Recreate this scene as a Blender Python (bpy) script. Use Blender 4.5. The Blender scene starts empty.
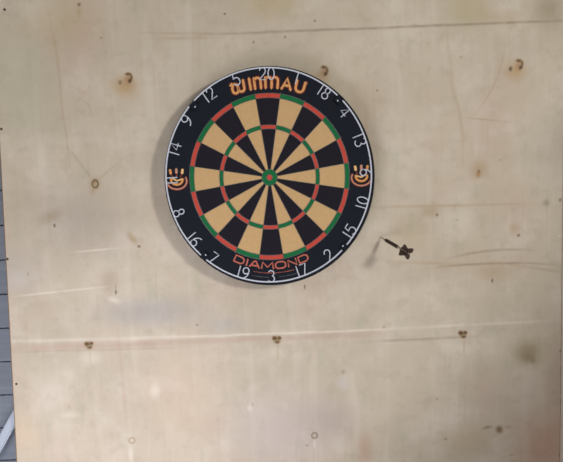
import bpy, bmesh, math, random
from mathutils import Vector, Matrix
random.seed(4)
sc = bpy.context.scene
COL = sc.collection
sin, cos, pi = math.sin, math.cos, math.pi

# ------------------------------------------------------------------ camera
W, H, F = 563, 462, 640.0
PITCH = math.atan(F * 1.6e-4)
ROLL = math.radians(1.8)
fwd = Vector((0, cos(PITCH), -sin(PITCH)))
r0 = Vector((1, 0, 0)); u0 = Vector((0, sin(PITCH), cos(PITCH)))
RT = cos(ROLL) * r0 - sin(ROLL) * u0
UP = sin(ROLL) * r0 + cos(ROLL) * u0
BULL = Vector((0, -0.052, 1.73))
def ray(px, py):
    return fwd + (px - W / 2) / F * RT - (py - H / 2) / F * UP
CAM = BULL - ray(269.6, 177.5) * (F * 0.002127)
def at(px, py, y=0.0):
    d = ray(px, py)
    t = (y - CAM.y) / d.y
    return CAM + t * d
PX = 0.002127 * (-CAM.y) / (-CAM.y - 0.052)      # size of one photo pixel on the plywood

cam = bpy.data.cameras.new('camera')
cam.sensor_width = 36; cam.lens = 36 * F / W
co = bpy.data.objects.new('camera', cam); COL.objects.link(co)
m = Matrix((( RT.x, UP.x, -fwd.x), (RT.y, UP.y, -fwd.y), (RT.z, UP.z, -fwd.z))).to_4x4()
m.translation = CAM
co.matrix_world = m
cam.clip_start = 0.01
cam.dof.use_dof = True
cam.dof.focus_distance = 1.15
cam.dof.aperture_fstop = 5.6
sc.camera = co

# ------------------------------------------------------------------ helpers
def srgb(r, g, b, a=1.0):
    f = lambda c: (c / 12.92 if c <= 0.04045 else ((c + 0.055) / 1.055) ** 2.4)
    return (f(r / 255), f(g / 255), f(b / 255), a)

def link(o, parent=None):
    COL.objects.link(o)
    if parent is not None: o.parent = parent
    return o

def mesh_obj(name, bm, mats, parent=None, smooth=False):
    me = bpy.data.meshes.new(name)
    bmesh.ops.recalc_face_normals(bm, faces=bm.faces)
    bm.to_mesh(me); bm.free()
    for mm in (mats if isinstance(mats, (list, tuple)) else [mats]): me.materials.append(mm)
    if smooth:
        for p in me.polygons: p.use_smooth = True
    return link(bpy.data.objects.new(name, me), parent)

def empty(name, loc, label=None, cat=None, group=None):
    o = bpy.data.objects.new(name, None); o.empty_display_size = 0.05
    o.location = loc
    tag(o, label, cat, group)
    return link(o)

def tag(o, label=None, cat=None, group=None, kind=None):
    if label: o['label'] = label
    if cat: o['category'] = cat
    if group: o['group'] = group
    if kind: o['kind'] = kind
    return o

def box(bm, x0, x1, y0, y1, z0, z1):
    v = [bm.verts.new((x, y, z)) for x in (x0, x1) for y in (y0, y1) for z in (z0, z1)]
    for f in ((0, 1, 3, 2), (4, 6, 7, 5), (0, 4, 5, 1), (2, 3, 7, 6), (0, 2, 6, 4), (1, 5, 7, 3)):
        bm.faces.new([v[i] for i in f])

def hexa(bm, front, y0, y1):
    """prism from four (x, z) corners between depths y0 and y1"""
    a = [bm.verts.new((x, y0, z)) for x, z in front]
    b = [bm.verts.new((x, y1, z)) for x, z in front]
    bm.faces.new(a); bm.faces.new(b[::-1])
    n = len(front)
    for i in range(n):
        j = (i + 1) % n
        bm.faces.new([a[i], b[i], b[j], a[j]])

def tube(bm, pts, r, flat=1.0, n=6, closed=False, mat=0):
    """sweep along points lying in an XZ plane; flat squeezes the section in depth"""
    pts = [Vector(p) for p in pts]
    N = len(pts); rings = []
    for i, p in enumerate(pts):
        if closed: d = pts[(i + 1) % N] - pts[i - 1]
        else: d = pts[min(i + 1, N - 1)] - pts[max(i - 1, 0)]
        d.y = 0
        if d.length < 1e-9: d = Vector((1, 0, 0))
        d.normalize()
        s = Vector((-d.z, 0, d.x))
        rings.append([bm.verts.new(p + s * (r * cos(2 * pi * k / n)) + Vector((0, -1, 0)) * (r * flat * sin(2 * pi * k / n))) for k in range(n)])
    M = N if closed else N - 1
    for i in range(M):
        a, b = rings[i], rings[(i + 1) % N]
        for k in range(n):
            f = bm.faces.new([a[k], a[(k + 1) % n], b[(k + 1) % n], b[k]]); f.material_index = mat; f.smooth = True
    if not closed:
        for rg, dd, p in ((rings[0], -1, pts[0]), (rings[-1], 1, pts[-1])):
            # rounded cap
            q = pts[1] - pts[0] if dd < 0 else pts[-1] - pts[-2]
            q.y = 0
            if q.length > 1e-9: q.normalize()
            c = bm.verts.new(p + q * dd * r * 0.8)
            for k in range(n):
                f = bm.faces.new([rg[k], rg[(k + 1) % n], c]); f.material_index = mat

# ------------------------------------------------------------------ materials
def new_mat(name):
    m = bpy.data.materials.new(name); m.use_nodes = True
    nt = m.node_tree
    return m, nt, nt.nodes['Principled BSDF']

class NT:
    """small node writer"""
    def __init__(s, nt): s.nt = nt
    def node(s, t, **kw):
        n = s.nt.nodes.new(t)
        for k, v in kw.items(): setattr(n, k, v)
        return n
    def put(s, sock, v):
        if hasattr(v, 'is_output') or isinstance(v, bpy.types.NodeSocket): s.nt.links.new(v, sock)
        elif v is not None: sock.default_value = v
    def math(s, op, a, b=None, c=None):
        n = s.node('ShaderNodeMath', operation=op)
        for i, v in enumerate((a, b, c)):
            if v is not None: s.put(n.inputs[i], v)
        return n.outputs[0]
    def smooth(s, v, a, b, lo=0.0, hi=1.0):
        n = s.node('ShaderNodeMapRange', interpolation_type='SMOOTHSTEP')
        s.put(n.inputs['Value'], v)
        if a < b: n.inputs['From Min'].default_value, n.inputs['From Max'].default_value = a, b; n.inputs['To Min'].default_value, n.inputs['To Max'].default_value = lo, hi
        else: n.inputs['From Min'].default_value, n.inputs['From Max'].default_value = b, a; n.inputs['To Min'].default_value, n.inputs['To Max'].default_value = hi, lo
        return n.outputs['Result']
    def mix(s, fac, a, b, blend='MIX'):
        n = s.node('ShaderNodeMix', data_type='RGBA', blend_type=blend)
        s.put(n.inputs[0], fac); s.put(n.inputs[6], a); s.put(n.inputs[7], b)
        return n.outputs[2]
    def noise(s, vec, scale, detail=3, rough=0.5, dist=0.0):
        n = s.node('ShaderNodeTexNoise')
        s.put(n.inputs['Vector'], vec); n.inputs['Scale'].default_value = scale
        n.inputs['Detail'].default_value = detail; n.inputs['Roughness'].default_value = rough
        n.inputs['Distortion'].default_value = dist
        return n.outputs['Fac'], n.outputs['Color']
    def mapping(s, vec, loc=(0, 0, 0), rot=(0, 0, 0), scale=(1, 1, 1), t='POINT'):
        n = s.node('ShaderNodeMapping', vector_type=t)
        s.put(n.inputs['Vector'], vec)
        n.inputs['Location'].default_value = loc; n.inputs['Rotation'].default_value = rot; n.inputs['Scale'].default_value = scale
        return n.outputs[0]

def simple(name, col, rough=0.6, metal=0.0, var=0.12, scale=60, bump=0.0, spec=0.5):
    m, nt, b = new_mat(name); g = NT(nt)
    tc = g.node('ShaderNodeTexCoord')
    f, _ = g.noise(tc.outputs['Object'], scale, 3, 0.6)
    d = [c * (1 - var) for c in col[:3]] + [1]; l = [min(1, c * (1 + var)) for c in col[:3]] + [1]
    c = g.mix(f, tuple(d), tuple(l))
    nt.links.new(c, b.inputs['Base Color'])
    b.inputs['Roughness'].default_value = rough; b.inputs['Metallic'].default_value = metal
    b.inputs['Specular IOR Level'].default_value = spec
    if bump:
        bn = g.node('ShaderNodeBump'); bn.inputs['Strength'].default_value = bump; bn.inputs['Distance'].default_value = 0.001
        nt.links.new(f, bn.inputs['Height']); nt.links.new(bn.outputs[0], b.inputs['Normal'])
    return m

M = dict(
    black   = simple('black_sisal', srgb(22, 27, 37), 0.85, var=0.35, scale=260, bump=0.25, spec=0.25),
    blackseg= simple('black_segment', srgb(29, 26, 35), 0.85, var=0.4, scale=300, bump=0.25, spec=0.25),
    cream   = simple('cream_segment', srgb(210, 173, 122), 0.85, var=0.12, scale=200, bump=0.25, spec=0.25),
    red     = simple('red_bed', srgb(204, 78, 64), 0.8, var=0.12, scale=200, bump=0.2, spec=0.25),
    green   = simple('green_bed', srgb(22, 112, 62), 0.8, var=0.15, scale=200, bump=0.2, spec=0.25),
    side    = simple('board_side', srgb(34, 36, 44), 0.6, scale=90),
    back    = simple('chipboard_back', srgb(120, 92, 60), 0.9, scale=200),
    wire    = simple('steel_wire', srgb(120, 122, 120), 0.45, 0.5, scale=40),
    white   = simple('white_coated_wire', srgb(218, 224, 236), 0.5, scale=40, var=0.05),
    clip    = simple('dark_clip', srgb(27, 32, 42), 0.5, scale=40),
    orange  = simple('orange_print', srgb(232, 158, 88), 0.8, var=0.08),
    orange2 = simple('cream_orange_print', srgb(246, 200, 132), 0.8, var=0.06),
    brownp  = simple('brown_print', srgb(140, 62, 40), 0.8, var=0.08),
    redp    = simple('red_orange_print', srgb(206, 112, 92), 0.8, var=0.08),
    greyp   = simple('grey_print', srgb(92, 92, 96), 0.8, var=0.08),
    rose    = simple('rose_print', srgb(206, 150, 124), 0.8, var=0.08),
    steel   = simple('dart_steel', srgb(150, 138, 124), 0.4, 0.7, scale=80),
    barrel  = simple('dart_barrel', srgb(74, 58, 50), 0.45, 0.4, scale=80),
    shaft   = simple('dart_shaft', srgb(176, 158, 132), 0.5, scale=80),
    flight  = simple('dart_flight', srgb(70, 50, 44), 0.55, scale=80),
    nail    = simple('rusty_nail', srgb(86, 72, 56), 0.6, 0.4, scale=200),
    brace   = simple('painted_brace', srgb(184, 194, 206), 0.7, scale=25, var=0.08),
    concrete= simple('concrete_floor', srgb(128, 122, 114), 0.85, scale=8, var=0.2),
    hook    = simple('steel_screw', srgb(150, 150, 150), 0.35, 0.9),
)

def plank_mat():
    m, nt, b = new_mat('grey_blue_painted_planks'); g = NT(nt)
    tc = g.node('ShaderNodeTexCoord')
    v = g.mapping(tc.outputs['Object'], scale=(3, 3, 40))
    f, _ = g.noise(v, 2, 4, 0.6)
    c = g.mix(f, srgb(112, 119, 130), srgb(150, 157, 166))
    nt.links.new(c, b.inputs['Base Color']); b.inputs['Roughness'].default_value = 0.75
    return m
M['plank'] = plank_mat()

def edge_mat():
    """the cut edge of plywood: thin dark and light plies"""
    m, nt, b = new_mat('plywood_edge'); g = NT(nt)
    tc = g.node('ShaderNodeTexCoord')
    w = g.node('ShaderNodeTexWave', wave_type='BANDS', bands_direction='Y')
    nt.links.new(tc.outputs['Object'], w.inputs['Vector']); w.inputs['Scale'].default_value = 60
    c = g.mix(w.outputs['Fac'], srgb(96, 74, 52), srgb(140, 112, 80))
    nt.links.new(c, b.inputs['Base Color']); b.inputs['Roughness'].default_value = 0.85
    return m
M['edge'] = edge_mat()

def ply_mat(detailed=True, tile=None):
    def near(x0, x1, z0, z1):
        return tile is None or (x1 > tile[0] and x0 < tile[1] and z1 > tile[2] and z0 < tile[3])
    m, nt, b = new_mat('birch_plywood' if detailed else 'birch_plywood_plain'); g = NT(nt)
    tc = g.node('ShaderNodeTexCoord')
    P0 = tc.outputs['Object']
    # a little wobble so that no mark has a clean outline
    _, nc = g.noise(P0, 70, 3, 0.6)
    off = g.node('ShaderNodeVectorMath', operation='MULTIPLY_ADD')
    nt.links.new(nc, off.inputs[0]); off.inputs[1].default_value = (0.0036, 0, 0.0036)
    sub = g.node('ShaderNodeVectorMath', operation='ADD')
    nt.links.new(P0, sub.inputs[0]); sub.inputs[1].default_value = (-0.0018, 0, -0.0018)
    nt.links.new(sub.outputs[0], off.inputs[2])
    P = off.outputs[0]
    sx = g.node('ShaderNodeSeparateXYZ'); nt.links.new(P0, sx.inputs[0]); X0, Z0 = sx.outputs['X'], sx.outputs['Z']
    sp = g.node('ShaderNodeSeparateXYZ'); nt.links.new(P, sp.inputs[0]); X, Z = sp.outputs['X'], sp.outputs['Z']
    col = BASE
    # broad mottling of the veneer
    f1, _ = g.noise(P0, 2.6, 4, 0.55); f1 = g.smooth(f1, 0.35, 0.68)
    col = g.mix(g.math('MULTIPLY', f1, 0.7), col, srgb(196, 184, 162))
    f2, _ = g.noise(g.mapping(P0, loc=(3.1, 0, 7.7), scale=(1.0, 1, 0.7)), 4.3, 3, 0.5); f2 = g.smooth(f2, 0.5, 0.75)
    col = g.mix(g.math('MULTIPLY', f2, 0.65), col, srgb(206, 180, 162))
    f3, _ = g.noise(g.mapping(P0, loc=(9.1, 0, 1.7)), 9, 4, 0.6); f3 = g.smooth(f3, 0.45, 0.7)
    col = g.mix(g.math('MULTIPLY', f3, 0.55), col, srgb(228, 217, 200))
    f4, _ = g.noise(g.mapping(P0, loc=(2.1, 0, 5.7), scale=(1, 1, 1.3)), 24, 4, 0.65); f4 = g.smooth(f4, 0.48, 0.72)
    col = g.mix(g.math('MULTIPLY', f4, 0.36), col, srgb(184, 170, 146))
    f5, _ = g.noise(g.mapping(P0, loc=(12.1, 0, 3.7), scale=(1.6, 1, 0.8)), 14, 3, 0.6); f5 = g.smooth(f5, 0.55, 0.75)
    col = g.mix(g.math('MULTIPLY', f5, 0.4), col, srgb(184, 184, 158))
    # vertical grain
    gr, _ = g.noise(g.mapping(P0, scale=(26, 26, 1.3)), 4, 5, 0.65, 0.4)
    col = g.mix(g.smooth(gr, 0.52, 0.8, 0, 0.22), col, srgb(176, 152, 122))
    gr2, _ = g.noise(g.mapping(P0, scale=(5, 5, 0.6), loc=(1.3, 0, 2)), 4, 3, 0.5, 0.8)
    col = g.mix(g.smooth(gr2, 0.5, 0.75, 0, 0.3), col, srgb(232, 222, 206))
    if detailed:
        def spot(px, py, rx, ry, c, a, ang=0.0, core=0.0):
            nonlocal col
            p = at(px, py)
            e = max(rx, ry) * PX * 1.02 + 0.004
            if not near(p.x - e, p.x + e, p.z - e, p.z + e): return
            v = g.mapping(P, loc=(p.x, 0, p.z), rot=(0, math.radians(ang), 0), scale=(rx * PX, 1000.0, ry * PX), t='TEXTURE')
            n = g.node('ShaderNodeVectorMath', operation='LENGTH'); nt.links.new(v, n.inputs[0])
            col = g.mix(g.smooth(n.outputs['Value'], 1.0, core, 0, a), col, c)
        def ring(px, py, rx, ry, wdt, c, a):
            nonlocal col
            p = at(px, py)
            e = max(rx, ry) * PX * 1.8 + 0.004
            if not near(p.x - e, p.x + e, p.z - e, p.z + e): return
            v = g.mapping(P, loc=(p.x, 0, p.z), scale=(rx * PX, 1000.0, ry * PX), t='TEXTURE')
            n = g.node('ShaderNodeVectorMath', operation='LENGTH'); nt.links.new(v, n.inputs[0])
            d = g.math('ABSOLUTE', g.math('SUBTRACT', n.outputs['Value'], 1.0))
            col = g.mix(g.smooth(d, wdt, 0.0, 0, a), col, c)
        def line(x0, y0, x1, y1, wpx, c, a, fade=40, bend=0.0):
            """soft stripe through two photo points, fading past its ends; bend bows it"""
            nonlocal col
            p, q = at(x0, y0), at(x1, y1)
            d = q - p; L = math.hypot(d.x, d.z)
            e = (fade + 2) * PX; ez = (wpx + abs(bend) + 3) * PX + abs(d.z) / L * e
            if not near(min(p.x, q.x) - e, max(p.x, q.x) + e, min(p.z, q.z) - ez - (e if abs(d.z) > abs(d.x) else 0), max(p.z, q.z) + ez + (e if abs(d.z) > abs(d.x) else 0)): return
            ang = math.atan2(-d.z, d.x)
            v = g.mapping(P0, loc=(p.x, 0, p.z), rot=(0, ang, 0), scale=(1, 1, 1), t='TEXTURE')
            s = g.node('ShaderNodeSeparateXYZ'); nt.links.new(v, s.inputs[0])
            u = g.math('DIVIDE', s.outputs['X'], L)
            t = s.outputs['Z']
            if bend:
                bow = g.math('MULTIPLY', g.math('MULTIPLY', u, g.math('SUBTRACT', 1.0, u)), bend * PX * 4)
                t = g.math('SUBTRACT', t, bow)
            wob, _ = g.noise(P0, 9, 2, 0.5)
            t = g.math('ADD', t, g.math('MULTIPLY', g.math('SUBTRACT', wob, 0.5), 0.004))
            k = g.smooth(g.math('ABSOLUTE', t), wpx * 1.3 * PX, 0.0, 0, a)
            un, _ = g.noise(P0, 22, 3, 0.6)
            k = g.math('MULTIPLY', k, g.smooth(un, 0.25, 0.62, 0.35, 1.0))
            e = fade * PX / L
            k = g.math('MULTIPLY', k, g.smooth(u, -e, e))
            k = g.math('MULTIPLY', k, g.smooth(u, 1 + e, 1 - e))
            col = g.mix(k, col, c)
        DK, BR, OL, TAN, OR = srgb(62, 46, 28), srgb(118, 86, 48), srgb(128, 112, 72), srgb(178, 148, 104), srgb(168, 116, 62)
        LT, PK = srgb(246, 236, 220), srgb(198, 168, 152)
        # broad stains, with some painted-in shade
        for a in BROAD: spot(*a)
        # joints and cathedral lines
        line(232, 33.5, 566, 20.5, 1.7, srgb(112, 96, 74), 0.5, 60)
        line(150, 33, 232, 33.5, 1.6, TAN, 0.35, 30)
        line(160, 38.5, 215, 37.5, 2.2, TAN, 0.3, 20)
        line(6, 341.5, 200, 336.5, 2.6, LT, 0.35, 30); line(190, 337, 377, 329.5, 1.7, LT, 0.6, 30); line(377, 329.5, 545, 321, 2.0, LT, 0.4, 30)
        line(6, 349, 190, 342, 5, PK, 0.55, 30); line(190, 341.5, 377, 334, 4, PK, 0.55, 30); line(373, 341.5, 470, 337, 2.0, srgb(150, 130, 112), 0.45, 25)
        line(12, 352, 180, 348, 1.5, srgb(160, 140, 120), 0.25, 30)
        line(445, 266.5, 540, 264, 1.6, srgb(126, 104, 80), 0.5, 30, 2); line(455, 257, 525, 250, 1.8, srgb(136, 112, 88), 0.4, 22, 3)
        line(395, 262, 455, 264, 2.4, TAN, 0.4, 30); line(500, 263, 560, 272, 2, TAN, 0.35, 20); line(380, 207, 520, 204, 2, TAN, 0.35, 40)
        line(50, 20, 62, 110, 1.8, TAN, 0.32, 30, 2); line(61, 100, 70, 165, 1.6, TAN, 0.28, 20)
        line(447, 30, 453, 90, 2.2, TAN, 0.25, 30); line(452, 85, 463, 152, 2.2, TAN, 0.3, 25, 3)
        line(78, 98, 92, 116, 1.8, TAN, 0.2, 10, 4); line(92, 84, 80, 98, 1.6, TAN, 0.2, 10)
        line(70, 150, 93, 180, 1.6, TAN, 0.45, 15); line(98, 180, 118, 162, 1.6, TAN, 0.35, 15)
        line(468, 118, 510, 122, 1.4, TAN, 0.35, 12); line(505, 45, 478, 110, 1.8, TAN, 0.3, 20, 5)
        line(75, 252, 118, 248, 1.2, LT, 0.5, 15); line(20, 296, 110, 286, 1.4, LT, 0.5, 20)
        line(118, 330, 127, 430, 2.2, PK, 0.35, 20); line(304, 345, 300, 440, 3, srgb(196, 178, 166), 0.3, 20)
        # open knots, two loose pieces each, in the top row
        for kx, ky, s in ((128, 77.5, 1.0), (518.6, 64, 1.0), (323.6, 70.5, 0.8)):
            spot(kx - 3, ky + 7, 17 * s, 15 * s, srgb(190, 154, 102), 0.65 * s)
            spot(kx + 0.5, ky + 1.5, 6.5, 8, OR, 0.55)
            spot(kx + 0.2, ky - 3.4, 4.6, 2.5, BR, 0.95, 5, 0.2)
            spot(kx + 3.4, ky - 0.5, 2.1, 4.6, BR, 0.85, -6, 0.2)
            spot(kx + 2.0, ky + 3.4, 2.7, 3.5, DK, 0.85, 30, 0.2); spot(kx - 1, ky - 14, 12, 8, srgb(206, 186, 172), 0.4)
            if s == 1.0: spot(kx - 8.0, ky + 5.0, 2.9, 3.6, DK, 0.75 if kx > 300 else 0.5, 10, 0.2)
        # heart-shaped knots in the lower row
        for kx, ky in ((89, 344.5), (276.8, 339), (463, 333.6)):
            spot(kx, ky, 10, 8, TAN, 0.3)
            spot(kx, ky + 0.8, 5.2, 5.4, OL, 0.7, 0, 0.4); spot(kx - 2.5, ky - 0.8, 3.2, 2.9, BR, 1.0, 0, 0.4); spot(kx + 2.5, ky - 1.1, 2.6, 2.5, BR, 1.0, 0, 0.4)
            spot(kx - 0.8, ky - 0.4, 2.2, 1.4, DK, 0.6); spot(kx + 0.7, ky + 3.3, 3.2, 2.0, BR, 0.9, 0, 0.3)
            spot(kx + 1, ky + 13, 2.0, 13, TAN, 0.55)
        # knots of the middle row
        spot(95, 184, 9, 12, TAN, 0.55, 20); ring(95.2, 184, 2.9, 3.7, 0.6, srgb(108, 92, 52), 0.9); spot(93, 191, 3, 7, TAN, 0.5, 20); spot(95, 183, 1.6, 2, OR, 0.5)
        spot(478.8, 170, 13, 16, TAN, 0.6, 25); spot(478.5, 174, 3.4, 6, OR, 0.7, 15); spot(478.8, 171, 1.8, 3, BR, 0.7)
        # small pin knots and old dart holes
        for a in ((54.6, 225.5, 2.2, 3.2, DK, 0.8), (139, 246.5, 2.8, 2.4, BR, 0.9), (115.8, 292, 1.5, 4.0, DK, 0.9), (115.8, 286, 1.3, 6, BR, 0.4),
                  (437, 214.8, 2.0, 2.6, DK, 0.85), (518.6, 235.4, 3.0, 2.8, BR, 0.85), (492.4, 280.8, 1.8, 4.0, DK, 0.9), (304.8, 287, 1.5, 4.0, DK, 0.8),
                  (456.6, 220, 2, 2, OL, 0.5), (546.5, 203, 6, 6, OL, 0.45), (560, 200, 3, 3, OL, 0.8), (224.7, 13.8, 1.9, 2.0, DK, 0.85),
                  (314.8, 20.8, 1.7, 1.8, DK, 0.75), (285.2, 37, 1.9, 1.9, DK, 0.7), (253.4, 42, 1.8, 1.9, DK, 0.65), (377.4, 90.4, 2.0, 1.9, DK, 0.6),
                  (461, 57, 3, 2.4, TAN, 0.6), (501, 160, 2, 1.5, BR, 0.5), (101, 38, 2.5, 1.8, BR, 0.5), (79, 4.5, 2.8, 3, BR, 0.85), (79, 12, 5, 8, TAN, 0.4),
                  (197, 325, 1.6, 1.6, DK, 0.75), (28, 274, 2, 3, BR, 0.4), (343, 372, 4, 4, OL, 0.45), (252.5, 404.5, 2.5, 2.5, TAN, 0.6),
                  (307, 445.5, 2.5, 2.0, BR, 0.5), (384, 327, 3, 3, TAN, 0.6), (437, 399, 2.4, 3, BR, 0.4), (445.6, 439, 2.4, 2, BR, 0.55),
                  (511, 455, 4, 2, OL, 0.5), (561, 351, 3, 3, DK, 0.6), (561, 455, 4, 4, OL, 0.8), (69, 407, 3, 5, TAN, 0.3), (559, 236, 3, 2, LT, 0.4)):
            spot(*a, 0, 0.0)
        spot(50, 217, 20, 10, srgb(164, 144, 112), 0.5, -20); spot(132, 238, 5, 12, TAN, 0.6, -38); spot(515, 228, 10, 10, TAN, 0.45)
        spot(492, 272, 26, 15, srgb(184, 158, 122), 0.45); spot(430, 211, 15, 11, TAN, 0.5); spot(412, 235, 34, 30, srgb(196, 176, 136), 0.35); spot(450, 348, 20, 12, LT, 0.2); spot(108, 280, 16, 20, srgb(176, 152, 128), 0.45)
        spot(374, 247, 6, 8, TAN, 0.25)
        ring(314.6, 435.5, 2.8, 2.8, 0.55, OL, 0.8); spot(314.6, 444, 2, 8, LT, 0.4); ring(132, 440.5, 3, 3, 0.5, TAN, 0.7); spot(131, 455, 4, 16, LT, 0.5)
        spot(499.3, 429.5, 6.2, 6.6, srgb(124, 100, 56), 0.85, 0, 0.1); spot(498.6, 428, 2, 2, BR, 0.6); spot(487, 427.5, 8, 2.4, OL, 0.65, -8); spot(509, 427, 6, 3, srgb(160, 110, 84), 0.4)
        spot(527, 352, 20, 18, OL, 0.35); spot(528, 358, 10, 10, OL, 0.3); spot(533, 361, 5, 6, srgb(130, 92, 60), 0.35)
        # paler scuffs
        for a in ((155, 391, 9, 13, LT, 0.55, 10), (343, 383, 10, 14, srgb(216, 208, 206), 0.5), (70, 415, 14, 6, LT, 0.35), (114, 300, 12, 5, LT, 0.5, 20),
                  (250, 408, 5, 6, LT, 0.4), (90, 358, 18, 12, LT, 0.4), (130, 340, 24, 5, LT, 0.2), (277, 352, 18, 10, LT, 0.3), (463, 348, 12, 10, LT, 0.25), (18, 280, 22, 16, srgb(214, 208, 200), 0.4)):
            spot(*a)
    nt.links.new(col, b.inputs['Base Color'])
    b.inputs['Roughness'].default_value = 0.62
    b.inputs['Specular IOR Level'].default_value = 0.3
    bn = g.node('ShaderNodeBump'); bn.inputs['Strength'].default_value = 0.12; bn.inputs['Distance'].default_value = 0.002
    nt.links.new(gr, bn.inputs['Height']); nt.links.new(bn.outputs[0], b.inputs['Normal'])
    return m
BASE = srgb(213, 200, 178)
# veneer stains and discolourations, lower-right ones also painting in part of the soft shadow: (px, py, rx, ry, colour, strength, angle)
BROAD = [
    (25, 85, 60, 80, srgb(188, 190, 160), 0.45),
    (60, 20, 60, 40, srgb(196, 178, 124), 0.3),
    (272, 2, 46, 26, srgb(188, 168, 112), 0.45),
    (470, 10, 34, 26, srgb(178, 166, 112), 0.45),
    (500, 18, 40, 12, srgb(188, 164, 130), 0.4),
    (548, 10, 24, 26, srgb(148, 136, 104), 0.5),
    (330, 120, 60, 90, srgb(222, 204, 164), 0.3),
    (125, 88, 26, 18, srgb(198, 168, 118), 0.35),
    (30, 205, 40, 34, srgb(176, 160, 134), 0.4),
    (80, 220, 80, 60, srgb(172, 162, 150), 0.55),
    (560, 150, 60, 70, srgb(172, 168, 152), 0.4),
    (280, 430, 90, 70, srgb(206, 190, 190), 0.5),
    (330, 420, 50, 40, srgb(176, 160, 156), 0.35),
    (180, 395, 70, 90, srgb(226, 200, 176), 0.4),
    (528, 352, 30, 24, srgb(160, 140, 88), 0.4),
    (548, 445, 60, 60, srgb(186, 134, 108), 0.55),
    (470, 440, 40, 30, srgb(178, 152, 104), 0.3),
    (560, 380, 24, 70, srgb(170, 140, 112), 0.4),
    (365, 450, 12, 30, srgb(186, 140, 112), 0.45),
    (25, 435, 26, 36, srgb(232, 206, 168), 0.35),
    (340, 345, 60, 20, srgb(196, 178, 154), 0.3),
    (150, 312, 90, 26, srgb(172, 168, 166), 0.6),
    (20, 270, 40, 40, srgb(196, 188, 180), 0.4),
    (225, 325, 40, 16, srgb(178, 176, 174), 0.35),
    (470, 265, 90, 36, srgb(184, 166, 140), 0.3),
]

# ------------------------------------------------------------------ setting
bm = bmesh.new(); box(bm, -2.2, 2.4, -3.4, 0.12, -0.06, 0.0)
tag(mesh_obj('floor', bm, M['concrete']), kind='structure')

# wall of horizontal painted boards behind the plywood
bm = bmesh.new()
pitch_z = 0.0815
zref = at(4, 395, 0.07).z                     # one joint the photo shows
k0 = math.floor(-zref / pitch_z)
z = zref + (k0 + 1) * pitch_z
zs = [0.0]
while z < 2.6: zs.append(z); z += pitch_z
zs.append(2.6)
for a, b_ in zip(zs[:-1], zs[1:]):
    if b_ - a < 0.012: continue
    box(bm, -2.2, 2.4, 0.070, 0.095, a + 0.0015, b_ - 0.0015)
box(bm, -2.2, 2.4, 0.095, 0.115, 0.0, 2.6)
tag(mesh_obj('wall_back', bm, M['plank']), kind='structure')

# two plywood sheets standing on the floor, their seam at the right of the picture
def sheet(corners, name, label, mat):
    """corners (x,z): bottom left, bottom right, top right, top left; mat: one material, or None for the marked veneer,
    which is laid out as a patchwork of tiles so that each tile's node tree stays small"""
    bl, br, tr, tl = [Vector((c[0], c[1])) for c in corners]
    def pt(u, z):
        v = z / bl.lerp(tl, 1).y
        a = bl.lerp(tl, v); b_ = br.lerp(tr, v)
        return a.x + (b_.x - a.x) * u
    zt = tl.y
    if mat is None:
        z0, z1 = at(281, 470).z, at(281, -8).z
        us = [k / 9 for k in range(10)]
        zz = [0.0] + [z0 + (z1 - z0) * k / 7 for k in range(8)] + [zt]
    else: us, zz = [0, 1], [0.0, zt]
    bm = bmesh.new(); mats = [M['edge']]
    V = [[bm.verts.new((pt(u, z), 0, z)) for u in us] for z in zz]
    Bk = [[bm.verts.new((pt(u, z), 0.018, z)) for u in (0, 1)] for z in zz]
    if mat is not None: mats.append(mat)
    else: mats.append(ply_mat(False))
    for j in range(len(zz) - 1):
        for i in range(len(us) - 1):
            f = bm.faces.new([V[j][i], V[j][i + 1], V[j + 1][i + 1], V[j + 1][i]])
            if mat is not None: f.material_index = 1
            else:
                xs = [v.co.x for v in f.verts]
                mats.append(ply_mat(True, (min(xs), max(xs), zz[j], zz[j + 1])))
                f.material_index = len(mats) - 1
        f = bm.faces.new([Bk[j][1], Bk[j][0], Bk[j + 1][0], Bk[j + 1][1]]); f.material_index = 1
        bm.faces.new([V[j][0], V[j + 1][0], Bk[j + 1][0], Bk[j][0]])
        bm.faces.new([V[j][-1], Bk[j][1], Bk[j + 1][1], V[j + 1][-1]])
    bm.faces.new(V[0] + [Bk[0][1], Bk[0][0]]); bm.faces.new(V[-1][::-1] + [Bk[-1][0], Bk[-1][1]])
    # worn, slightly rounded front edges
    bmesh.ops.recalc_face_normals(bm, faces=bm.faces)
    for f in bm.faces:
        if abs(f.normal.y) < 0.5: f.material_index = 0
    eg = [e for e in bm.edges if abs(e.verts[0].co.y) < 1e-6 and abs(e.verts[1].co.y) < 1e-6 and any(f.normal.x < -0.9 for f in e.link_faces)] if mat is None else []
    if eg: bmesh.ops.bevel(bm, geom=eg, offset=0.0030, segments=2, affect='EDGES')
    for f in bm.faces:
        if abs(f.normal.y) < 0.98: f.material_index = 0
    o = mesh_obj(name, bm, mats)
    tag(o, label, 'plywood sheet', 'birch plywood sheets')
    return o
def edge_line(pa, pb, ztop, zbot):
    a, b_ = at(*pa), at(*pb)
    s = (b_.x - a.x) / (b_.z - a.z)
    f = lambda z: a.x + s * (z - a.z)
    return f(zbot), f(ztop)
l0, l1 = edge_line((1.8, 200), (15.9, 462), 2.44, 0.0)
e0, e1 = edge_line((562.2, 231), (559.6, 462), 2.44, 0.0)
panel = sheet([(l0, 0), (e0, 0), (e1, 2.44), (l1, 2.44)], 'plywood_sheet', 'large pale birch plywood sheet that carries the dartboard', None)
panel2 = sheet([(e0 + 0.0007, 0), (e0 + 1.2, 0), (e1 + 1.2, 2.44), (e1 + 0.0012, 2.44)], 'plywood_sheet', 'second plywood sheet beyond the thin seam at the far right edge', ply_mat(False))

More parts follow.
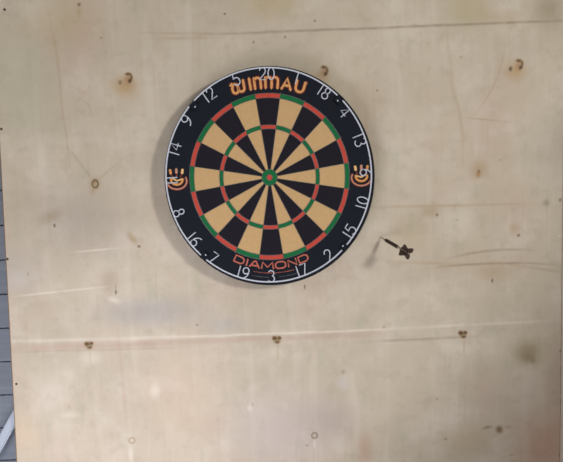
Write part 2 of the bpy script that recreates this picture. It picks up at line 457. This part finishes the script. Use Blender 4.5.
# nail heads down the left edge: parts of the sheet
for k, (px, py) in enumerate(((4.6, 9.5), (1.2, 129), (7.4, 259), (16.4, 384))):
    if py == 384: px = 16.4
    p = at(px, py)
    bm = bmesh.new()
    bmesh.ops.create_cone(bm, cap_ends=True, segments=14, radius1=0.0030, radius2=0.0022, depth=0.0016, matrix=Matrix.Translation((p.x, -0.0006, p.z)) @ Matrix.Rotation(pi / 2, 4, 'X'))
    mesh_obj('nail_head', bm, M['nail'], panel)

# diagonal painted brace leaning against the planks at the lower left
A = at(-15, 474, 0.045); B = at(15, 420, 0.045)
d = (B - A).normalized(); n = Vector((-d.z, 0, d.x)); wd = 0.021
A2 = A - d * 1.1 * 1.0
A2 = A + d * ((0.02 - A.z) / d.z)
B2 = B + d * 0.05
bm = bmesh.new()
hexa(bm, [(q.x, q.z) for q in (A2 - n * wd / 2, B2 - n * wd / 2, B2 + n * wd / 2, A2 + n * wd / 2)], 0.0195, 0.060)
bmesh.ops.bevel(bm, geom=list(bm.edges), offset=0.003, segments=2, affect='EDGES')
tag(mesh_obj('wooden_brace', bm, M['brace']), 'pale blue-grey wooden brace leaning at a slant at the lower left', 'brace')

# ------------------------------------------------------------------ dartboard
S = 1.040                       # the board is a touch taller than wide
BROT = math.radians(0.6)
db = empty('dartboard', BULL + Vector((0, 0.052, 0)), 'round dartboard with black surround and white number ring', 'dartboard')
YF = -0.052                     # front face, local
def pol(r, a, y=YF, cx=0.0, cz=0.0):
    a = a + BROT
    return Vector((cx + r * sin(a), y, cz + r * cos(a) * S))

def ringdisc(bm, prof, n=128, mat=None):
    rs = []
    for r, y in prof:
        rs.append([bm.verts.new(pol(r, 2 * pi * k / n, y)) for k in range(n)] if r > 0 else [bm.verts.new((0, y, 0))])
    for i in range(len(rs) - 1):
        a, b_ = rs[i], rs[i + 1]
        for k in range(n):
            k2 = (k + 1) % n
            if len(a) == 1: bm.faces.new([a[0], b_[k], b_[k2]])
            elif len(b_) == 1: bm.faces.new([a[k], a[k2], b_[0]])
            else: bm.faces.new([a[k], a[k2], b_[k2], b_[k]])
R_OUT = 0.2245
bm = bmesh.new()
ringdisc(bm, [(0, -0.0176), (R_OUT - 0.004, -0.0176), (R_OUT - 0.001, -0.021), (R_OUT, -0.025), (R_OUT, YF + 0.006), (R_OUT - 0.0015, YF + 0.002), (R_OUT - 0.005, YF), (0.1705, YF), (0.1705, YF + 0.0012), (0, YF + 0.0012)])
body = mesh_obj('surround', bm, M['black'], db, smooth=False)
body['label'] = 'black outer surround'
bm = bmesh.new()
ringdisc(bm, [(0, -0.0143), (0.2, -0.0143), (0.2, -0.0178), (0, -0.0178)], 96)
mesh_obj('backing_disc', bm, M['back'], db)
bm = bmesh.new()
box(bm, -0.045, 0.045, -0.0030, -0.0003, -0.06, 0.06); box(bm, -0.045, -0.030, -0.0145, -0.003, -0.06, 0.06); box(bm, 0.030, 0.045, -0.0145, -0.003, -0.06, 0.06)
mesh_obj('wall_bracket', bm, M['hook'], db)

def sector(bm, ra, rb, a0, a1, yf, yb, n=6, mat=0):
    def arc(r, y): return [bm.verts.new(pol(r, a0 + (a1 - a0) * k / n, y)) for k in range(n + 1)]
    A_, B_, C_, D_ = arc(ra, yf), arc(rb, yf), arc(ra, yb), arc(rb, yb)
    fs = []
    for k in range(n):
        fs += [bm.faces.new([A_[k], A_[k + 1], B_[k + 1], B_[k]]), bm.faces.new([C_[k], D_[k], D_[k + 1], C_[k + 1]]),
               bm.faces.new([B_[k], B_[k + 1], D_[k + 1], D_[k]]), bm.faces.new([A_[k], C_[k], C_[k + 1], A_[k + 1]])]
    fs += [bm.faces.new([A_[0], B_[0], D_[0], C_[0]]), bm.faces.new([A_[n], C_[n], D_[n], B_[n]])]
    for f in fs: f.material_index = mat
NUM = [20, 1, 18, 4, 13, 6, 10, 15, 2, 17, 3, 19, 7, 16, 8, 11, 14, 9, 12, 5]
st = 2 * pi / 20
RB0, RB1, RT0, RT1, RD0, RD1 = 0.0060, 0.0165, 0.0985, 0.1065, 0.1605, 0.1700
for i in range(20):
    a0, a1 = (i - 0.5) * st, (i + 0.5) * st
    bm = bmesh.new(); sector(bm, RB1, RT0, a0, a1, YF, YF + 0.001); sector(bm, RT1, RD0, a0, a1, YF, YF + 0.001)
    o = mesh_obj('segment', bm, M['blackseg'] if i % 2 == 0 else M['cream'], db)
    o['label'] = 'black segment' if i % 2 == 0 else 'cream segment'
for nm, ra, rb in (('double_ring', RD0, RD1), ('treble_ring', RT0, RT1)):
    bm = bmesh.new()
    for i in range(20): sector(bm, ra, rb, (i - 0.5) * st, (i + 0.5) * st, YF, YF + 0.001, 6, i % 2)
    o = mesh_obj(nm, bm, [M['red'], M['green']], db); o['label'] = 'red and green ' + nm.replace('_', ' ')
bm = bmesh.new(); sector(bm, RB0, RB1, 0, 2 * pi, YF, YF + 0.001, 40)
mesh_obj('outer_bull', bm, M['green'], db)['label'] = 'green outer bull'
bm = bmesh.new(); ringdisc(bm, [(0, YF), (RB0, YF), (RB0, YF + 0.001), (0, YF + 0.001)], 24)
mesh_obj('bullseye', bm, M['red'], db)['label'] = 'red bullseye'
# spider
bm = bmesh.new()
for r in (RB0, RB1, RT0, RT1, RD0, RD1):
    n = 24 if r < 0.03 else 120
    tube(bm, [pol(r, 2 * pi * k / n, YF - 0.0004) for k in range(n)], 0.00065, closed=True, n=5)
for i in range(20):
    tube(bm, [pol(RB1, (i + 0.5) * st, YF - 0.0004), pol(RD1 + 0.003, (i + 0.5) * st, YF - 0.0004)], 0.00055, n=5)
mesh_obj('spider', bm, M['wire'], db)

# number ring, hung a little high and left on the board
NX, NZ, RN, NY = -0.0018, 0.0022, 0.2180, YF - 0.0022
nrw = 0.0017
bm = bmesh.new()
for q in range(4):               # the ring runs through a clip in each quarter
    n = 40
    tube(bm, [pol(RN, pi / 4 + q * pi / 2 + pi / 2 * k / n, NY, NX, NZ) for k in range(n + 1)], nrw)
ring_o = mesh_obj('number_ring', bm, M['white'], db); ring_o['label'] = 'white wire number ring'
for a_ in (-46.5, 44, 133, 222):
    a_ = math.radians(a_)
    bm = bmesh.new()
    sector(bm, 0.2065, 0.2215, a_ - 0.034, a_ + 0.034, NY - 0.0022, YF, 4)
    c = mesh_obj('ring_clip', bm, M['black'], db)
    bm = bmesh.new(); p = pol(0.2105, a_, NY - 0.0026)
    bmesh.ops.create_uvsphere(bm, u_segments=10, v_segments=6, radius=0.0018, matrix=Matrix.Translation(p))
    mesh_obj('rivet', bm, M['white'], c, True)

def arcpts(cx, cy, rx, ry, a0, a1, n=10):
    return [(cx + rx * cos(math.radians(a0 + (a1 - a0) * k / n)), cy + ry * sin(math.radians(a0 + (a1 - a0) * k / n))) for k in range(n + 1)]
# wire digits, unit height, width about .55
DIG = {
 '0': [arcpts(.27, .5, .27, .5, 90, 450, 20)],
 '1': [[(.12, 0), (.12, 1)]],
 '2': [arcpts(.27, .72, .26, .28, 170, -35, 9) + [(.0, .0), (.56, .0)]],
 '3': [arcpts(.25, .75, .25, .25, 150, -70, 9) + arcpts(.25, .27, .29, .27, 80, -150, 11)],
 '4': [[(.42, 0), (.42, 1), (.0, .32), (.58, .32)]],
 '5': [[(.52, 1), (.08, 1), (.03, .55)] + arcpts(.25, .32, .29, .32, 110, -150, 11)],
 '6': [arcpts(.58, .36, .56, .66, 95, 180, 6)[:-1] + arcpts(.28, .28, .27, .28, 180, 540, 16)],
 '7': [[(.0, 1), (.54, 1), (.18, 0)]],
 '8': [arcpts(.27, .75, .21, .25, -90, 270, 14), arcpts(.27, .26, .27, .26, 90, 450, 16)],
 '9': [arcpts(.28, .72, .27, .28, 0, 360, 16) + arcpts(-.02, .64, .57, .66, 5, -80, 7)],
}
DW = {'1': .24}
HGT = 0.0238
for i, num in enumerate(NUM):
    # hand-bent wire: each numeral sits a little off true
    a = i * st + math.radians({20: .3, 1: 0, 18: -.3, 4: -2, 13: -1.9, 6: -1.2, 10: -1.8, 15: -1.8, 2: -1.3, 17: -.8, 3: -.3, 19: -1.1, 7: .5, 16: -1.6, 8: -2, 11: -1, 14: -1.1, 9: -1.5, 12: 0, 5: .2}[num])
    top_out = i <= 5 or i >= 15
    s = str(num)
    gap = .20
    tot = sum(DW.get(c, .56) for c in s) + gap * (len(s) - 1)
    x = -tot / 2
    bm = bmesh.new()
    for c in s:
        for path in DIG[c]:
            pts = []
            for (u, v) in path:
                lx, lv = (x + u) * HGT, v * HGT
                if top_out: rr = RN - HGT + lv; sx_ = lx
                else: rr = RN - lv; sx_ = -lx
                # straight local frame of this numeral
                ca, sa = cos(a), sin(a)
                X_ = rr * sa + sx_ * ca; Z_ = rr * ca - sx_ * sa
                r_, an = math.hypot(X_, Z_), math.atan2(X_, Z_)
                pts.append(pol(r_, an, NY + 0.0002, NX, NZ))
            tube(bm, pts, 0.00125, n=6)
        x += DW.get(c, .56) + gap
    o = mesh_obj('numeral', bm, M['white'], ring_o); o['label'] = 'white wire numeral ' + s

# printed lettering, as strokes in a unit box
G1 = {
 'w': [[(.0, .86), (.12, .96), (.16, .8), (.03, .5)] + arcpts(.25, .26, .23, .26, 170, 340, 8) + [(.5, .7)], [(.5, .5)] + arcpts(.73, .26, .24, .26, 200, 370, 8) + [(1.0, .98)], [(.3, .86), (.48, .72)]],
 'i': [[(.5, 0), (.5, 1)]],
 'n': [[(.05, 0), (.05, .95)], [(.05, .8)] + arcpts(.5, .62, .45, .36, 140, 0, 8) + [(.95, 0)]],
 'm': [[(.03, 0), (.03, .95)], [(.03, .8)] + arcpts(.27, .68, .23, .3, 140, 0, 7) + [(.5, 0)], [(.5, .7)] + arcpts(.74, .68, .23, .3, 150, 0, 7) + [(.97, 0)]],
 'a': [[(.0, 0), (.5, 1), (1, 0)], [(.3, .32), (.72, .32)]],
 'u': [[(.04, 1), (.04, .4)] + arcpts(.48, .36, .44, .36, 180, 360, 9) + [(.92, 1)], [(.92, 1), (1.0, .96)]],
 'd': [[(.0, 0), (.0, 1), (.7, 1), (.97, .78), (.97, .22), (.7, 0), (.0, 0)]],
 'A': [[(.0, 0), (.42, 1), (.58, 1), (1, 0)], [(.2, .28), (.8, .28)]],
 'M': [[(.0, 0), (.05, 1), (.5, .25), (.95, 1), (1, 0)]],
 'o': [[(.25, 0), (.02, .22), (.02, .78), (.25, 1), (.75, 1), (.98, .78), (.98, .22), (.75, 0), (.25, 0)]],
 'N': [[(.0, 0), (.0, 1), (1, 0), (1, 1)]],
}
# maker's word over the top; letter limits read off the photograph, in pixels from the middle
kx = 0.002127
# arc length of a pixel column at the text radius
def arcx(px, R): return R * math.asin(max(-1, min(1, (px - 268.9) * kx / R)))
RW = 0.1925
ext = [(232.6, 245.2), (250.0, 252.0), (255.2, 262.0), (266.0, 279.0), (283.0, 292.2), (296.4, 305.6)]
ext = [((a - 268.4) * kx, (b_ - 268.4) * kx) for a, b_ in ext]
RL, ZL = 0.236, 0.1912 - 0.236       # the lettering runs on a flatter arc than the board
def lettering1():
    bm = bmesh.new()
    for mi, wdt, yy in ((0, 0.0048, YF - 0.0001), (1, 0.0039, YF - 0.0003), (2, 0.0021, YF - 0.0007)):
        for ch, (s0, s1) in zip('winmau', ext):
            for path in G1[ch]:
                pts = []
                for u, v in path:
                    an = (s0 + (s1 - s0) * u) / RL; rr = RL + (v - .5) * 0.0215
                    X_, Z_ = rr * sin(an), rr * cos(an) + ZL
                    pts.append(pol(math.hypot(X_, Z_), math.atan2(X_, Z_), yy))
                tube(bm, pts, wdt, flat=0.2, n=6, mat=mi)
    return mesh_obj('maker_lettering', bm, [M['brownp'], M['orange2'], M['orange']], db)
lettering1()['label'] = 'orange arched lettering WINMAU'
RDm = 0.1822
ext2 = [(234.6, 243.0), (246.4, 246.5), (249.8, 258.6), (261.6, 272.6), (275.4, 285.2), (288.4, 296.0), (299.2, 307.6)]
bm = bmesh.new()
for ch, (a, b_) in zip('diAMoNd', ext2):
    s0, s1 = arcx(a - 2.6, RDm), arcx(b_ - 2.0, RDm)
    for path in G1[ch]:
        tube(bm, [pol(RDm - (v - .5) * 0.0135, pi - (s0 + (s1 - s0) * u) / RDm, YF - 0.0003) for u, v in path], 0.0018, flat=0.25, n=6)
mesh_obj('model_lettering', bm, M['redp'], db)['label'] = 'red-orange arched lettering DIAMOND'
# small illegible print lines below it
bm = bmesh.new()
def ticks(R, px0, px1, step, hgt, rad, mi):
    p = px0
    while p < px1:
        an = pi - arcx(p, R) / R
        L = random.uniform(.3, .9) * step * kx
        tube(bm, [pol(R, an - L / R * .5, YF - 0.0002), pol(R, an + L / R * .5, YF - 0.0002)], rad, flat=0.2, n=4, mat=mi)
        p += step
ticks(0.1975, 251, 291, 2.2, 0, 0.0008, 0)
ticks(0.2065, 249, 267, 2.0, 0, 0.0009, 1); ticks(0.2065, 277, 297, 2.0, 0, 0.0009, 1)
mesh_obj('small_print', bm, [M['redp'], M['greyp']], db)['label'] = 'faint small print under the lettering'

# side emblems: three short prongs over a curved bowl, upright on either side
def emblem(cx_px, cy_px, flip):
    c = at(cx_px, cy_px, YF) - db.location
    def P(u, v, y=YF - 0.0003): return Vector((c.x + flip * u * kx, y, c.z - v * kx * 0.98))
    bm = bmesh.new()
    for u, v, mi in ((-6.3, -9, 0), (0, -9.6, 2), (6.2, -9, 1)):
        tube(bm, [P(u, v - 1.6), P(u * .9, v + 2.2)], 0.0030, flat=.1, n=6, mat=mi)
        tube(bm, [P(u * .9, v + 2.2), P(u * .62, v + 6.0)], 0.0013, flat=.1, n=6, mat=3)
    # bowl
    tube(bm, [P(10 * cos(t), 1.0 + 8.3 * sin(t)) for t in [math.radians(-25 + k * 20) for k in range(11)]], 0.0030, flat=.12, n=6, mat=3)
    tube(bm, [P(10 * cos(t), 1.0 + 8.3 * sin(t)) for t in [math.radians(-25 + k * 20) for k in range(11)]], 0.0019, flat=.25, n=6, mat=2)
    tube(bm, [P(5.8 * cos(t), -.4 + 5.0 * sin(t)) for t in [math.radians(-10 + k * 20) for k in range(11)]], 0.0026, flat=.12, n=6, mat=0)
    tube(bm, [P(-4.5, -2.2), P(0, .6), P(5.5, -1.0)], 0.0019, flat=.2, n=6, mat=1)
    return mesh_obj('emblem', bm, [M['orange'], M['orange2'], M['rose'], M['brownp']], db)
emblem(176.8, 180.2, 1)['label'] = 'orange crown emblem on the left of the surround'
emblem(361.4, 176.6, -1)['label'] = 'orange crown emblem on the right of the surround'

# ------------------------------------------------------------------ dart
TIP = at(380.4, 237.0, 0.004)
FL = at(405.6, 251.6, -0.106)              # centre of the flight
DD = (FL - at(380.4, 237.0, 0.0)).normalized()
T0 = at(380.4, 237.0, 0.0)
print('dart length', (FL - T0).length)
dart = empty('dart', T0, 'dark dart with four-finned flight stuck in plywood right of dartboard', 'dart')
q = DD.to_track_quat('Z', 'Y')
LEN = (FL - T0).length
DK_ = LEN / 0.1325                          # parts below are laid out for a 0.1325 m reach
def turn(prof, name, mat, n=14):
    bm = bmesh.new(); rs = []
    prof = [(s_ * DK_, r_) for s_, r_ in prof]
    for s, r in prof:
        rs.append([bm.verts.new(q @ Vector((r * cos(2 * pi * k / n), r * sin(2 * pi * k / n), s))) for k in range(n)])
    for a, b_ in zip(rs[:-1], rs[1:]):
        for k in range(n): bm.faces.new([a[k], a[(k + 1) % n], b_[(k + 1) % n], b_[k]])
    bm.faces.new(rs[0]); bm.faces.new(rs[-1])
    return mesh_obj(name, bm, mat, dart, True)
turn([(-0.004, 0.0002), (0.004, 0.0009), (0.027, 0.0012)], 'point', M['steel'])
bp = [(0.026, 0.0020), (0.031, 0.0033)]
s = 0.033
while s < 0.088: bp += [(s, 0.0040), (s + 0.0012, 0.0036), (s + 0.0022, 0.0040)]; s += 0.0034
bp += [(0.092, 0.0037), (0.095, 0.0028)]
turn(bp, 'barrel', M['barrel'])
LEN = (FL - T0).length
turn([(0.094, 0.0026), (0.097, 0.0026), (0.100, 0.0020), (0.140, 0.0018)], 'shaft', M['shaft'])
bm = bmesh.new()
side = q @ Vector((1, 0, 0)); upv = q @ Vector((0, 1, 0))
R_ = 0.0165
# fin directions as they look in the photograph
for ang in (18, 108, 198, 288):
    a = math.radians(ang)
    dirv = (RT * cos(a) + UP * sin(a)); dirv = (dirv - DD * dirv.dot(DD)).normalized()
    nrm = DD.cross(dirv).normalized() * 0.0005
    prof = [(LEN - 0.022, 0.001), (LEN - 0.010, R_ * 0.55), (LEN - 0.001, R_), (LEN + 0.006, R_), (LEN + 0.015, R_ * 0.45), (LEN + 0.015, 0.001)]
    va = [bm.verts.new(DD * s_ + dirv * r_ + nrm) for s_, r_ in prof]
    vb = [bm.verts.new(DD * s_ + dirv * r_ - nrm) for s_, r_ in prof]
    bm.faces.new(va); bm.faces.new(vb[::-1])
    for k in range(len(prof)):
        j = (k + 1) % len(prof); bm.faces.new([va[k], vb[k], vb[j], va[j]])
mesh_obj('flight', bm, M['flight'], dart)

# ------------------------------------------------------------------ light
def area(name, loc, target, size, power, col, shape='DISK', spread=None):
    l = bpy.data.lights.new(name, 'AREA'); l.shape = shape; l.size = size; l.energy = power; l.color = col
    if spread: l.spread = math.radians(spread)
    o = bpy.data.objects.new(name, l); o.location = loc
    o.rotation_euler = (Vector(target) - Vector(loc)).to_track_quat('-Z', 'Y').to_euler()
    return link(o)
def spot_l(name, loc, target, size, power, col, cone, blend):
    l = bpy.data.lights.new(name, 'SPOT'); l.energy = power; l.color = col; l.shadow_soft_size = size
    l.spot_size = math.radians(cone); l.spot_blend = blend
    o = bpy.data.objects.new(name, l); o.location = loc
    o.rotation_euler = (Vector(target) - Vector(loc)).to_track_quat('-Z', 'Y').to_euler()
    return link(o)
# key: direction read from the dart's shadow
SH = at(370, 262, 0.0)
KD = (FL - SH).normalized()
KEYPOS = SH + KD * 2.6
print('key at', KEYPOS)
spot_l('key_lamp', KEYPOS, at(222, 122), 0.15, 100, (1.0, 0.98, 0.955), 41, 0.5)
area('low_fill', (-0.6, -1.2, 0.8), at(100, 450), 1.0, 4.6, (0.98, 0.97, 1.08), spread=100)  # added unseen fill light, brightens the lower left of the panel
w = bpy.data.worlds.new('world'); sc.world = w; w.use_nodes = True
bg = w.node_tree.nodes['Background']; bg.inputs[0].default_value = (1.0, 0.94, 0.91, 1); bg.inputs[1].default_value = 0.28

vs = sc.view_settings
vs.view_transform = 'Standard'; vs.look = 'None'; vs.gamma = 1; vs.use_curve_mapping = False
vs.exposure = 0.0
